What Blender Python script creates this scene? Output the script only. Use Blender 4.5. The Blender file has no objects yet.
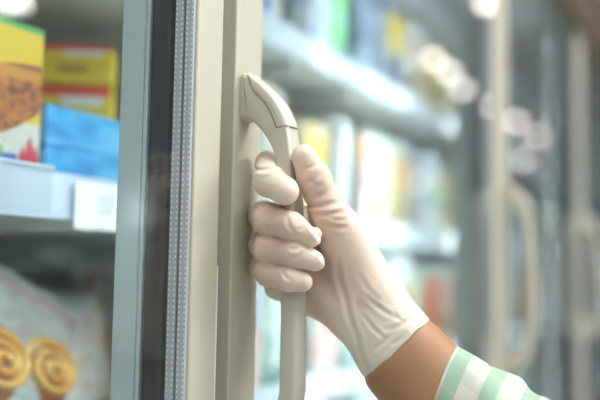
import bpy, bmesh, math, random
import numpy as np
from math import radians, sin, cos, pi
from mathutils import Vector, Matrix

random.seed(7)
S = bpy.context.scene
COL = S.collection

# ------------------------------------------------------------------ camera
TH, PH, RO, FPX = radians(27.25), radians(4.6), radians(1.0), 833.33
CAM = np.array([0.0, -0.31, 1.35])
Fv = np.array([cos(TH) * cos(PH), sin(TH) * cos(PH), sin(PH)])
R0 = np.array([sin(TH), -cos(TH), 0.0])
U0 = np.cross(R0, Fv)
Uv = U0 * cos(RO) - R0 * sin(RO)
Rv = R0 * cos(RO) + U0 * sin(RO)
cam_data = bpy.data.cameras.new('camera')
cam_data.lens = 50.0
cam_data.sensor_width = 36.0
cam_data.clip_start = 0.02
cam = bpy.data.objects.new('camera', cam_data)
COL.objects.link(cam)
cam.matrix_world = Matrix(((Rv[0], Uv[0], -Fv[0], CAM[0]), (Rv[1], Uv[1], -Fv[1], CAM[1]),
                           (Rv[2], Uv[2], -Fv[2], CAM[2]), (0, 0, 0, 1)))
cam_data.dof.use_dof = True
cam_data.dof.focus_distance = 0.565
cam_data.dof.aperture_fstop = 2.35
S.camera = cam

# ------------------------------------------------------------------ world, exposure, large lights
S.view_settings.view_transform = 'Standard'
S.view_settings.look = 'None'
S.view_settings.gamma = 1.0
S.view_settings.use_curve_mapping = False
S.view_settings.exposure = -0.12
S.cycles.transparent_max_bounces = 24
S.cycles.max_bounces = 10
S.cycles.glossy_bounces = 6
world = bpy.data.worlds.new('store_air')
S.world = world
world.use_nodes = True
world.node_tree.nodes['Background'].inputs[0].default_value = (0.9, 0.95, 1.0, 1)
world.node_tree.nodes['Background'].inputs[1].default_value = 0.3


def area(name, loc, target, sx, sy, power, color=(1, 1, 1)):
    l = bpy.data.lights.new(name, 'AREA')
    l.shape = 'RECTANGLE'
    l.size, l.size_y, l.energy, l.color = sx, sy, power, color
    o = bpy.data.objects.new(name, l)
    COL.objects.link(o)
    o.location = loc
    o.rotation_euler = (Vector(target) - Vector(loc)).to_track_quat('-Z', 'Y').to_euler()
    return o


area('overhead_area_light', (0.5, -0.95, 3.02), (0.5, -0.95, 0), 1.8, 0.9, 50, (1.0, 0.985, 0.95))
area('overhead_area_light', (2.25, -2.7, 3.02), (0.8, -0.4, 1.2), 1.1, 1.1, 115, (1.0, 0.985, 0.95))
area('overhead_area_light', (-1.2, -1.6, 3.02), (0.3, -0.3, 1.2), 1.6, 1.6, 26, (1.0, 0.97, 0.93))
area('overhead_area_light', (6.0, -11.3, 3.02), (6.0, -11.0, 0), 8.0, 2.5, 420, (1.0, 0.98, 0.96))  # added fill that brightens the opposite wall, kept out of the door reflections
area('overhead_area_light', (16.5, -12.3, 3.02), (20, -11.5, 1.2), 2.0, 1.0, 330, (1.0, 0.98, 0.96))  # added unseen light on the end wall, gives the glass its haze


# ------------------------------------------------------------------ unprojection helpers (points to real planes)
def ray(u, v):
    return Fv + Rv * (u - 300) / FPX + Uv * (200 - v) / FPX


def onY(u, v, y):
    r = ray(u, v)
    return CAM + r * ((y - CAM[1]) / r[1])


def onX(u, v, x):
    r = ray(u, v)
    return CAM + r * ((x - CAM[0]) / r[0])


def at(u, v, d):
    return CAM + ray(u, v) * d


# ------------------------------------------------------------------ materials
def mat(name, base=(0.8, 0.8, 0.8), rough=0.5, metal=0.0, spec=0.5, sss=0.0, noise=0.0, nscale=40, bump=0.0, coat=0.0):
    m = bpy.data.materials.new(name)
    m.use_nodes = True
    nt = m.node_tree
    b = nt.nodes['Principled BSDF']
    b.inputs['Base Color'].default_value = (*base, 1)
    b.inputs['Roughness'].default_value = rough
    b.inputs['Metallic'].default_value = metal
    b.inputs['Specular IOR Level'].default_value = spec
    b.inputs['Coat Weight'].default_value = coat
    if sss:
        b.inputs['Subsurface Weight'].default_value = sss
        b.inputs['Subsurface Radius'].default_value = (1.0, 0.5, 0.35)
        b.inputs['Subsurface Scale'].default_value = 0.006
    if noise or bump:
        tc = nt.nodes.new('ShaderNodeTexCoord')
        n = nt.nodes.new('ShaderNodeTexNoise')
        n.inputs['Scale'].default_value = nscale
        n.inputs['Detail'].default_value = 4
        nt.links.new(tc.outputs['Object'], n.inputs['Vector'])
        if noise:
            mx = nt.nodes.new('ShaderNodeMix')
            mx.data_type = 'RGBA'
            mx.inputs[6].default_value = (*[max(0, c * (1 - noise)) for c in base], 1)
            mx.inputs[7].default_value = (*[min(1, c * (1 + noise)) for c in base], 1)
            nt.links.new(n.outputs['Fac'], mx.inputs[0])
            nt.links.new(mx.outputs[2], b.inputs['Base Color'])
        if bump:
            bp = nt.nodes.new('ShaderNodeBump')
            bp.inputs['Strength'].default_value = bump
            bp.inputs['Distance'].default_value = 0.002
            nt.links.new(n.outputs['Fac'], bp.inputs['Height'])
            nt.links.new(bp.outputs['Normal'], b.inputs['Normal'])
    return m


def emit(name, color, strength):
    m = bpy.data.materials.new(name)
    m.use_nodes = True
    nt = m.node_tree
    nt.nodes.clear()
    e = nt.nodes.new('ShaderNodeEmission')
    o = nt.nodes.new('ShaderNodeOutputMaterial')
    e.inputs[0].default_value = (*color, 1)
    e.inputs[1].default_value = strength
    nt.links.new(e.outputs[0], o.inputs[0])
    return m


def glass(name, tint=(0.985, 1.0, 0.995), f0=0.025):
    m = bpy.data.materials.new(name)
    m.use_nodes = True
    nt = m.node_tree
    nt.nodes.clear()
    t = nt.nodes.new('ShaderNodeBsdfTransparent')
    t.inputs[0].default_value = (*tint, 1)
    g = nt.nodes.new('ShaderNodeBsdfGlossy')
    g.inputs['Roughness'].default_value = 0.0
    geo = nt.nodes.new('ShaderNodeNewGeometry')
    dt = nt.nodes.new('ShaderNodeVectorMath'); dt.operation = 'DOT_PRODUCT'
    nt.links.new(geo.outputs['Normal'], dt.inputs[0]); nt.links.new(geo.outputs['Incoming'], dt.inputs[1])
    last = dt.outputs['Value']
    fr = None
    for op, val in (('ABSOLUTE', None), ('SUBTRACT', 1.0), ('POWER', 5.0), ('MULTIPLY_ADD', None)):
        k = nt.nodes.new('ShaderNodeMath'); k.operation = op
        if op == 'SUBTRACT':
            k.inputs[0].default_value = 1.0
            nt.links.new(last, k.inputs[1])
        else:
            nt.links.new(last, k.inputs[0])
            if op == 'POWER':
                k.inputs[1].default_value = val
            if op == 'MULTIPLY_ADD':
                k.inputs[1].default_value = 1.0 - f0
                k.inputs[2].default_value = f0
        last = k.outputs[0]
        fr = k
    mx = nt.nodes.new('ShaderNodeMixShader')
    o = nt.nodes.new('ShaderNodeOutputMaterial')
    nt.links.new(fr.outputs[0], mx.inputs[0])
    nt.links.new(t.outputs[0], mx.inputs[1])
    nt.links.new(g.outputs[0], mx.inputs[2])
    nt.links.new(mx.outputs[0], o.inputs[0])
    return m


def ramp_print(name, cols, scale=9, stretch=(1, 1, 1), rough=0.4, bands=None, seed=0.0, coat=0.2):
    """printed packaging: blotches of the given colours, optional horizontal bands [(z0, z1, colour)] in Generated z"""
    m = bpy.data.materials.new(name)
    m.use_nodes = True
    nt = m.node_tree
    b = nt.nodes['Principled BSDF']
    b.inputs['Roughness'].default_value = rough
    b.inputs['Coat Weight'].default_value = coat
    tc = nt.nodes.new('ShaderNodeTexCoord')
    mp = nt.nodes.new('ShaderNodeMapping')
    mp.inputs['Scale'].default_value = stretch
    mp.inputs['Location'].default_value = (seed, seed * 0.7, seed * 1.3)
    nt.links.new(tc.outputs['Generated'], mp.inputs['Vector'])
    n = nt.nodes.new('ShaderNodeTexNoise')
    n.inputs['Scale'].default_value = scale
    n.inputs['Detail'].default_value = 2
    nt.links.new(mp.outputs[0], n.inputs['Vector'])
    cr = nt.nodes.new('ShaderNodeValToRGB')
    cr.color_ramp.interpolation = 'LINEAR'
    el = cr.color_ramp.elements
    while len(el) < len(cols):
        el.new(0.5)
    for i, c in enumerate(cols):
        el[i].position = 0.38 + 0.24 * i / max(1, len(cols) - 1)
        el[i].color = (*c, 1)
    nt.links.new(n.outputs['Fac'], cr.inputs[0])
    cur = cr.outputs[0]
    if bands:
        sx = nt.nodes.new('ShaderNodeSeparateXYZ')
        nt.links.new(tc.outputs['Generated'], sx.inputs[0])
        for z0, z1, c in bands:
            a = nt.nodes.new('ShaderNodeMath'); a.operation = 'GREATER_THAN'; a.inputs[1].default_value = z0
            d = nt.nodes.new('ShaderNodeMath'); d.operation = 'LESS_THAN'; d.inputs[1].default_value = z1
            e = nt.nodes.new('ShaderNodeMath'); e.operation = 'MULTIPLY'
            nt.links.new(sx.outputs[2], a.inputs[0]); nt.links.new(sx.outputs[2], d.inputs[0])
            nt.links.new(a.outputs[0], e.inputs[0]); nt.links.new(d.outputs[0], e.inputs[1])
            mx = nt.nodes.new('ShaderNodeMix'); mx.data_type = 'RGBA'
            mx.inputs[7].default_value = (*c, 1)
            nt.links.new(e.outputs[0], mx.inputs[0]); nt.links.new(cur, mx.inputs[6])
            cur = mx.outputs[2]
    nt.links.new(cur, b.inputs['Base Color'])
    return m


M_frame = mat('beige_powder_coat', (0.56, 0.545, 0.445), 0.42, noise=0.03, nscale=300)
M_handle = mat('beige_handle_plastic', (0.62, 0.60, 0.51), 0.33, spec=0.5, noise=0.02, nscale=500)
M_cap = mat('pale_handle_cap', (0.70, 0.685, 0.60), 0.28)
M_gasket = mat('black_gasket', (0.012, 0.013, 0.018), 0.5)
M_mull = mat('blue_grey_mullion', (0.74, 0.82, 0.87), 0.45)
M_glass = glass('door_glass')
M_case = mat('case_lining', (0.50, 0.52, 0.50), 0.6, noise=0.05, nscale=6)
M_shelf = mat('shelf_steel', (0.66, 0.66, 0.62), 0.5)
M_rail = mat('price_rail_plastic', (0.62, 0.70, 0.84), 0.3, coat=0.4)
M_lip = mat('price_rail_lip', (0.52, 0.59, 0.70), 0.25, coat=0.4)
M_card = mat('white_card', (0.93, 0.94, 0.96), 0.6)
M_tag = mat('white_tag_card', (0.85, 0.88, 0.92), 0.6)
M_print = mat('grey_tag_print', (0.45, 0.50, 0.58), 0.6)
M_header = mat('brown_header', (0.10, 0.065, 0.04), 0.5, noise=0.2, nscale=12)
M_base = mat('dark_plinth', (0.08, 0.08, 0.085), 0.5)
M_led = emit('led_light', (0.86, 0.95, 1.0), 8.0)
M_led_bright = emit('bright_led_light', (0.84, 0.94, 1.0), 85.0)
M_down = emit('downlight_glow', (1.0, 0.86, 0.80), 17.0)
M_white_metal = mat('white_metal', (0.8, 0.8, 0.8), 0.4)


# ------------------------------------------------------------------ mesh helpers
def link(name, me, parent=None):
    o = bpy.data.objects.new(name, me)
    COL.objects.link(o)
    if parent is not None:
        o.parent = parent
    return o


def obj(name, bm, m, parent=None, smooth=False):
    me = bpy.data.meshes.new(name)
    bm.normal_update()
    bm.to_mesh(me)
    bm.free()
    for mm in (m if isinstance(m, (list, tuple)) else [m]):
        me.materials.append(mm)
    if smooth:
        me.polygons.foreach_set('use_smooth', [True] * len(me.polygons))
    return link(name, me, parent)


def empty(name, loc=(0, 0, 0), parent=None):
    o = bpy.data.objects.new(name, None)
    o.empty_display_size = 0.05
    COL.objects.link(o)
    o.location = loc
    if parent is not None:
        o.parent = parent
    return o


def tag(o, label, cat, group=None, kind=None):
    o['label'] = label
    o['category'] = cat
    if group:
        o['group'] = group
    if kind:
        o['kind'] = kind
    return o


def box(bm, x0, x1, y0, y1, z0, z1, bevel=0.0, mi=0, seg=2):
    before = set(bm.faces)
    r = bmesh.ops.create_cube(bm, size=1.0)
    for v in r['verts']:
        v.co = Vector((x0 + (v.co.x + .5) * (x1 - x0), y0 + (v.co.y + .5) * (y1 - y0), z0 + (v.co.z + .5) * (z1 - z0)))
    if bevel > 0:
        es = list({e for v in r['verts'] for e in v.link_edges})
        bmesh.ops.bevel(bm, geom=es, offset=bevel, segments=seg, affect='EDGES', profile=0.5)
    for f in set(bm.faces) - before:
        f.material_index = mi
    return bm


def NB():
    return bmesh.new()


def prism_yz(bm, pts, x0, x1, bevel=0.0, seg=3):
    """extrude an outline given as (y, z) from x0 to x1"""
    va = [bm.verts.new((x0, p[0], p[1])) for p in pts]
    vb = [bm.verts.new((x1, p[0], p[1])) for p in pts]
    n = len(pts)
    fa = bm.faces.new(va)
    fb = bm.faces.new(list(reversed(vb)))
    for i in range(n):
        j = (i + 1) % n
        bm.faces.new((va[j], va[i], vb[i], vb[j]))
    bmesh.ops.recalc_face_normals(bm, faces=bm.faces[:])
    if bevel > 0:
        es = [e for e in bm.edges if (e.verts[0] in va) == (e.verts[1] in va)]
        bmesh.ops.bevel(bm, geom=es, offset=bevel, segments=seg, affect='EDGES', profile=0.5, clamp_overlap=True)
    bmesh.ops.triangulate(bm, faces=[f for f in bm.faces if len(f.verts) > 4])
    return bm


def struct(name, bm, m):
    o = obj(name, bm, m)
    o['kind'] = 'structure'
    return o


# ------------------------------------------------------------------ room shell
M_floor = mat('pale_floor', (0.55, 0.55, 0.53), 0.25, noise=0.08, nscale=3)
M_ceil = mat('ceiling_paint', (0.72, 0.74, 0.76), 0.8, noise=0.03, nscale=2)
M_wall = mat('wall_paint', (0.36, 0.44, 0.47), 0.8, noise=0.06, nscale=1.5)
struct('floor', box(NB(), -4, 20, -13, 1.2, -0.1, 0), M_floor)
struct('ceiling', box(NB(), -4, 20, -13, 1.2, 3.12, 3.22), M_ceil)
struct('wall_left', box(NB(), -4, 20, 1.2, 1.3, 0, 3.12), M_wall)
struct('wall_right', box(NB(), -4, 20, -13.1, -13, 0, 3.12), M_wall)
struct('wall_back', box(NB(), 20, 20.1, -13, 1.2, 0, 3.12), M_wall)
struct('wall_front', box(NB(), -4.1, -4, -13, 1.2, 0, 3.12), M_wall)

# ------------------------------------------------------------------ the freezer
PITCH = 0.785
X_L = 0.4975 - PITCH          # left edge of the first door in view
N_DOOR = 6
Z0, Z1 = 0.28, 1.965
XA, XB = X_L - 0.02, X_L + PITCH * N_DOOR + 0.02
freezer = empty('display_freezer', (0, 0.0, 0))
tag(freezer, 'long upright display freezer with beige framed glass doors and loop handles', 'freezer')

bm = NB()
box(bm, XA - .04, XA, 0.034, 0.86, 0, 2.1)
box(bm, XB, XB + .04, 0.034, 0.86, 0, 2.1)
box(bm, XA, XB, 0.80, 0.86, 0, 2.1)
box(bm, XA, XB, 0.037, 0.80, 0.18, 0.24)
box(bm, XA, XB, 0.037, 0.80, 1.985, 2.1)
obj('cabinet_shell', bm, M_case, freezer)
obj('header', box(NB(), XA - .04, XB + .04, -0.016, -0.0015, 1.925, 2.22, .002), M_header, freezer)
obj('plinth', box(NB(), XA - .04, XB + .04, 0.0, 0.036, 0.0, 0.272, .004), M_base, freezer)
for i in range(N_DOOR + 1):
    xm = X_L + PITCH * i
    if i == 0:
        xm += 0.03
    bm = NB()
    box(bm, xm - .052, xm + .038, 0.0405, 0.060, 0.24, 1.985, .001)
    box(bm, xm - .052, xm + .038, 0.0365, 0.0395, 0.24, 1.985, .0005)
    mu = obj('mullion', bm, M_mull, freezer)
    led = obj('led_strip', box(NB(), xm - .016, xm + .002, 0.0605, 0.068, 0.3, 1.93, .002), M_led if i < 2 else M_led_bright, mu)

# spacer bar material: aluminium with two rows of small perforations
def spacer_mat(yc):
    m = mat('perforated_spacer', (0.6, 0.6, 0.6), 0.4)
    nt = m.node_tree
    b = nt.nodes['Principled BSDF']
    tc = nt.nodes.new('ShaderNodeTexCoord')
    sp = nt.nodes.new('ShaderNodeSeparateXYZ')
    nt.links.new(tc.outputs['Object'], sp.inputs[0])

    def mth(op, a, bb=None):
        n = nt.nodes.new('ShaderNodeMath')
        n.operation = op
        for k, q in enumerate((a, bb)):
            if q is None:
                continue
            if isinstance(q, (int, float)):
                n.inputs[k].default_value = q
            else:
                nt.links.new(q, n.inputs[k])
        return n.outputs[0]
    dy = mth('ABSOLUTE', mth('SUBTRACT', mth('ABSOLUTE', mth('SUBTRACT', sp.outputs[1], yc)), 0.0021))
    fz = mth('ABSOLUTE', mth('SUBTRACT', mth('FRACT', mth('DIVIDE', sp.outputs[2], 0.0036)), 0.5))
    dot = mth('MULTIPLY', mth('LESS_THAN', dy, 0.0007), mth('LESS_THAN', fz, 0.24))
    mx = nt.nodes.new('ShaderNodeMix')
    mx.data_type = 'RGBA'
    mx.inputs[6].default_value = (0.58, 0.61, 0.68, 1)
    mx.inputs[7].default_value = (0.98, 0.99, 1.0, 1)
    nt.links.new(dot, mx.inputs[0])
    nt.links.new(mx.outputs[2], b.inputs['Base Color'])
    return m


SP = [(0.0016, 0.0078), (0.0098, 0.0162)]
M_sp = [spacer_mat((a + b) / 2) for a, b in SP]

# handle outline, measured on the near handle then mirrored about its middle height
HX0, HX1 = 0.504, 0.5225
ZM = 1.338
outer_px = [(252, 76), (262, 80.5), (272, 87.5), (280, 95), (287, 103), (293, 113), (297.5, 124), (300, 136), (302.5, 160), (305, 200), (307, 250), (308.2, 300), (308.2, 350), (307.5, 395)]
inner_px = [(244, 117.5), (252, 122), (259, 129), (265, 137), (270, 146), (274, 157), (276, 170), (277.5, 200), (278.5, 250), (278.8, 300), (278.5, 350), (278, 395)]
out_yz = [(-0.0, 1.4875), (-0.006, 1.4885)] + [(p[1], p[2]) for p in (onX(u, v, HX1) for u, v in outer_px)]
in_yz = [(0.0, 1.4535)] + [(p[1], p[2]) for p in (onX(u, v, HX0) for u, v in inner_px)]


def half(pts):
    return [p for p in pts if p[1] > ZM]


def resample(pts, n):
    P = np.array(pts, float)
    seg = np.linalg.norm(np.diff(P, axis=0), axis=1)
    t = np.concatenate([[0], np.cumsum(seg)])
    q = np.linspace(0, t[-1], n)
    P = np.stack([np.interp(q, t, P[:, 0]), np.interp(q, t, P[:, 1])], 1)
    for _ in range(3):
        P[1:-1] = (P[:-2] + 2 * P[1:-1] + P[2:]) / 4
    return P


def full(pts):
    zl_ = pts[-1][1]
    return list(pts) + [(y, 2 * ZM - z) for y, z in reversed(pts) if 2 * ZM - z < zl_ - .012]


H_OUT, H_IN = resample(full(out_yz), 121), resample(full(in_yz), 121)


def section_sweep(bm, O, I, x0, x1, r):
    """rounded rectangular section carried along the paired outer and inner edges"""
    rings = []
    for o, i in zip(O, I):
        w, dlen = x1 - x0, float(np.linalg.norm(i - o))
        rr = min(r, dlen * .45)
        loop = []
        for cx, cs, a0 in ((w - rr, rr, -pi / 2), (w - rr, dlen - rr, 0), (rr, dlen - rr, pi / 2), (rr, rr, pi)):
            for k in range(5):
                a_ = a0 + k * pi / 8
                loop.append((cx + rr * cos(a_), cs + rr * sin(a_)))
        u_ = (i - o) / dlen
        rings.append([bm.verts.new((x0 + px_, o[0] + u_[0] * s_, o[1] + u_[1] * s_)) for px_, s_ in loop])
    n = len(rings[0])
    for a_, b_ in zip(rings, rings[1:]):
        for q in range(n):
            j = (q + 1) % n
            bm.faces.new((a_[q], a_[j], b_[j], b_[q]))
    bm.faces.new(rings[0]); bm.faces.new(list(reversed(rings[-1])))
    bmesh.ops.recalc_face_normals(bm, faces=bm.faces[:])
    return bm


def polytube(bm, pts, r, n=6):
    pts = [Vector(p) for p in pts]
    rings = []
    for k, p in enumerate(pts):
        t = (pts[min(k + 1, len(pts) - 1)] - pts[max(k - 1, 0)]).normalized()
        a_ = t.orthogonal().normalized(); b_ = t.cross(a_)
        rings.append([bm.verts.new(p + a_ * r * cos(2 * pi * q / n) + b_ * r * sin(2 * pi * q / n)) for q in range(n)])
    for a_, b_ in zip(rings, rings[1:]):
        for q in range(n):
            j = (q + 1) % n
            bm.faces.new((a_[q], a_[j], b_[j], b_[q]))
    return bm


# the separate cover on the upper curve
_o = [p for p in out_yz if onX(299, 129, HX1)[2] <= p[1] <= onX(252, 76, HX1)[2] + .0001 and p[0] < -.004]
_e = onX(299, 130, HX1)
CO = resample(_o + [(_e[1], _e[2])], 40)
CO += np.array([-.0003, .0002])
CIN = resample([(onX(u, v, HX0)[1], onX(u, v, HX0)[2]) for u, v in ((254, 92), (261, 97.5), (267, 105), (272, 115), (276.5, 127.5))], 40)
M_seam = mat('dark_seam', (0.10, 0.09, 0.07), .7)


def make_door(i):
    dx = PITCH * (i - 1)
    xl0, xl1 = 0.4975 + dx, 0.5350 + dx
    xr0, xr1 = 0.4492 + dx + PITCH, 0.4805 + dx + PITCH
    bm = NB()
    box(bm, xl0, xl1, -0.0005, 0.0335, Z0, Z1, .0016, seg=3)
    box(bm, xr0, xr1, -0.0005, 0.0335, Z0, Z1, .0016, seg=3)
    box(bm, xl1 - .001, xr0 + .001, 0.0, 0.0335, Z1 - .04, Z1 - .0005)
    box(bm, xl1 - .001, xr0 + .001, 0.0, 0.0335, Z0 + .0005, Z0 + .05)
    d = obj('freezer_door', bm, M_frame, freezer)
    for y0, y1 in ((0.0006, 0.0014), (0.0084, 0.0094), (0.0168, 0.0178)):
        obj('glass_pane', box(NB(), xl1 - .001, xr0 + .001, y0, y1, Z0 + .05, Z1 - .04), M_glass, d)
    for k, (a, b) in enumerate(SP):
        bm = NB()
        box(bm, xr0 - .0022, xr0, a, b, Z0 + .05, Z1 - .04)
        box(bm, xl1, xl1 + .0022, a, b, Z0 + .05, Z1 - .04)
        obj('spacer_bar', bm, M_sp[k], d)
    bm = NB()
    box(bm, xr0 - .004, xr0 + .001, 0.0180, 0.0335, Z0 + .05, Z1 - .04)
    box(bm, xl1 - .001, xl1 + .004, 0.0180, 0.0335, Z0 + .05, Z1 - .04)
    box(bm, xr0 - .0018, xr0 + .0005, 0.0079, 0.0083, Z0 + .05, Z1 - .04)
    box(bm, xr0 - .0018, xr0 + .0005, 0.0163, 0.0167, Z0 + .05, Z1 - .04)
    obj('gasket', bm, M_gasket, d)
    obj('handle', section_sweep(NB(), H_OUT, H_IN, HX0 + dx, HX1 + dx, .0042), M_handle, d, True)
    MIR = np.array([1.0, -1.0])
    OFF = np.array([0.0, 2 * ZM])
    for flip in (False, True):
        co, ci = (CO * MIR + OFF, CIN * MIR + OFF) if flip else (CO, CIN)
        obj('handle_cap', section_sweep(NB(), co, ci, HX0 + dx - .0004, HX1 + dx + .0004, .0036), M_cap, d, True)
        xs = HX0 + dx - .0003
        pts_ = [(xs, ci[k][0], ci[k][1]) for k in range(len(ci))]
        oo = co[-1] * .9 + ci[-1] * .1
        pts_ += [(xs + .001, oo[0], oo[1]), (xs + .006, co[-1][0] - .0002, co[-1][1]), (HX1 + dx - .003, co[-1][0] - .0002, co[-1][1])]
        p0 = co[0] * .75 + ci[0] * .25
        obj('cap_seam', polytube(NB(), [(xs, p0[0], p0[1])] + pts_, .00028), M_seam, d)
    return d


for i in range(N_DOOR):
    make_door(i)
# hinge-side latch clip at the edge of the first door
bm = NB()
box(bm, 0.4800, 0.4822, -0.0002, 0.012, 1.20, 1.350, .0006)
obj('edge_clip', bm, M_white_metal, freezer)

# shelves with price rails
SH = [(1.626, 1.664), (1.387, 1.4262), (1.166, 1.205), (0.94, 0.979), (1.85, 1.889)]
YF = 0.192
for k, (za, zb) in enumerate(SH):
    bm = NB()
    box(bm, XA + .002, XB - .002, YF + .004, 0.798, za + .004, za + .018)
    for q in range(N_DOOR * 4):
        xx = XA + .1 + q * (XB - XA - .2) / (N_DOOR * 4 - 1)
        box(bm, xx, xx + .012, YF + .02, .79, za - .008, za + .004)
    sh = obj('shelf', bm, M_shelf, freezer)
    bm = NB()
    box(bm, XA + .002, XB - .002, YF, YF + .0035, za, zb, 0.0008)
    obj('price_rail', bm, M_rail, sh)
SHT = {k: SH[k][0] + .018 for k in range(5)}

# raised label holder on the middle rail, first door
bm = NB()
p0, p1 = onY(-70, 190, .182), onY(55, 190, .182)
zt, zb_ = 1.4285, 1.3885
box(bm, p0[0], p1[0], .185, .190, zb_, zt, .0006)
box(bm, p0[0] - .002, p1[0] + .003, .176, .190, zb_ - .003, zb_ + .0005, .0006)
box(bm, p0[0], p1[0], .182, .190, zt - .002, zt + .001, .0006)
lh = obj('label_holder', bm, [M_lip], None)
tag(lh, 'pale blue plastic label holder clipped to the middle shelf edge at far left', 'label holder')
q0, q1 = onY(77, 200, .184), onY(121, 200, .184)
bm = NB()
box(bm, q0[0], q1[0], .1855, .1865, 1.3795, 1.4205, .0003)
pc = obj('price_card', bm, M_card, None)
tag(pc, 'blank looking white price card hanging on the middle shelf edge beside the door frame', 'price card')
bm = NB()
for r_ in range(3):
    box(bm, q1[0] - .030, q1[0] - .008, .1851, .1856, 1.395 + r_ * .006, 1.397 + r_ * .006)
obj('printed_line', bm, M_print, pc)

# ------------------------------------------------------------------ packages
M_crimp = mat('clear_crimp', (0.85, 0.87, 0.88), 0.25, coat=0.5)


def carton_bm(w, d, h, flap=True):
    """carton centred in x, front at y=0, standing on z=0; slot 0 print, slot 1 side"""
    bm = NB()
    box(bm, -w / 2, w / 2, 0, d, 0, h, min(w, d, h) * .03, 0, 2)
    if flap:                                      # folded closing flaps at both ends
        box(bm, -w / 2 - .0012, -w / 2, d * .08, d * .92, h * .1, h * .9, 0, 1)
        box(bm, w / 2, w / 2 + .0012, d * .08, d * .92, h * .1, h * .9, 0, 1)
        box(bm, -w / 2 + .004, w / 2 - .004, d * .45, d * .55, h, h + .0008, 0, 1)
    return bm


def carton(label, loc, rz, w, d, h, m, side, group=None, panel=None, cat='carton', name='frozen_food_carton'):
    o = obj(name, carton_bm(w, d, h), [m, side], None)
    o.location = loc
    o.rotation_euler = (0, 0, rz)
    tag(o, label, cat, group)
    if panel:
        x0, x1, z0, z1, pm = panel
        obj('front_panel', box(NB(), x0 * w - w / 2, x1 * w - w / 2, -.0008, 0.0006, z0 * h, z1 * h), pm, o)
    return o


def bag_bm(w, d, h, seed=0):
    """pillow bag standing on its crimped bottom seam, centred on x and y"""
    rnd = random.Random(seed)
    bm = NB()
    nx, nz = 22, 26
    ph = [rnd.uniform(0, 6.28) for _ in range(6)]
    sides = []
    for s in (-1, 1):
        grid = []
        for j in range(nz + 1):
            v = j / nz
            row = []
            for i in range(nx + 1):
                u = i / nx * 2 - 1
                core = max(0.0, (1 - abs(u) ** 3)) ** 0.6 * max(0.0, 1 - abs(2 * v - 1) ** 5) ** .6
                crimp = 1.0
                if v < .07 or v > .93:
                    core = 0
                wr = .06 * math.sin(9 * u + ph[0] + 3 * v) * math.sin(11 * v + ph[1]) + .05 * math.sin(17 * v + 5 * u + ph[2])
                y = s * (d / 2 * core * (1 + wr) + .0006 * (1 + .5 * math.sin(60 * u)))
                pinch = 1 - .05 * math.sin(pi * v)
                row.append(bm.verts.new((u * w / 2 * pinch, y, v * h)))
            grid.append(row)
        sides.append(grid)
    for s, g in zip((-1, 1), sides):
        for j in range(nz):
            for i in range(nx):
                q = (g[j][i], g[j][i + 1], g[j + 1][i + 1], g[j + 1][i])
                f = bm.faces.new(q if s < 0 else tuple(reversed(q)))
                f.material_index = 1 if (j < 2 or j >= nz - 2) else 0
    a, b = sides
    for j in range(nz):
        bm.faces.new((a[j][0], a[j + 1][0], b[j + 1][0], b[j][0]))
        bm.faces.new((a[j][nx], b[j][nx], b[j + 1][nx], a[j + 1][nx]))
    for i in range(nx):
        bm.faces.new((a[0][i], b[0][i], b[0][i + 1], a[0][i + 1]))
        bm.faces.new((a[nz][i], a[nz][i + 1], b[nz][i + 1], b[nz][i]))
    return bm


def bag(label, loc, rot, w, d, h, m, group=None, seed=0, name='frozen_food_bag', crimp=None):
    o = obj(name, bag_bm(w, d, h, seed), [m, crimp or M_crimp], None, True)
    o.location = loc
    o.rotation_euler = rot
    tag(o, label, 'bag', group)
    return o


def tub(label, loc, r, h, m, lidm, group=None):
    prof = [(0, 0), (r * .82, 0), (r * .86, .004), (r, h * .86), (r * 1.0, h * .88)]
    o = obj('food_tub', lathe(prof), m, None, True)
    o.location = loc
    tag(o, label, 'tub', group)
    obj('lid', lathe([(0, h), (r * .94, h), (r * .95, h - .003), (r * 1.05, h - .004), (r * 1.06, h * .87), (r * 1.0, h * .87)]), lidm, o, True)
    return o


def lathe(prof, n=32):
    bm = NB()
    rings = []
    for r, z in prof:
        if r == 0:
            rings.append([bm.verts.new((0, 0, z))])
        else:
            rings.append([bm.verts.new((r * cos(2 * pi * k / n), r * sin(2 * pi * k / n), z)) for k in range(n)])
    for a, b in zip(rings, rings[1:]):
        for k in range(n):
            j = (k + 1) % n
            if len(a) == 1:
                bm.faces.new((a[0], b[j], b[k]))
            elif len(b) == 1:
                bm.faces.new((a[k], a[j], b[0]))
            else:
                bm.faces.new((a[k], a[j], b[j], b[k]))
    bmesh.ops.recalc_face_normals(bm, faces=bm.faces[:])
    return bm


YEL, RED, BLU, WHT = (0.85, 0.62, 0.02), (0.70, 0.04, 0.02), (0.01, 0.28, 0.72), (0.85, 0.86, 0.86)
GRN, ORG, NAVY, PINK = (0.10, 0.50, 0.10), (0.85, 0.30, 0.03), (0.02, 0.035, 0.09), (0.80, 0.35, 0.30)
CYN, CRM, BRN, GRY = (0.25, 0.62, 0.80), (0.80, 0.70, 0.48), (0.30, 0.12, 0.04), (0.40, 0.42, 0.42)
TEAL, LBL, LGR = (0.20, 0.55, 0.50), (0.50, 0.68, 0.92), (0.45, 0.78, 0.45)

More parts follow.
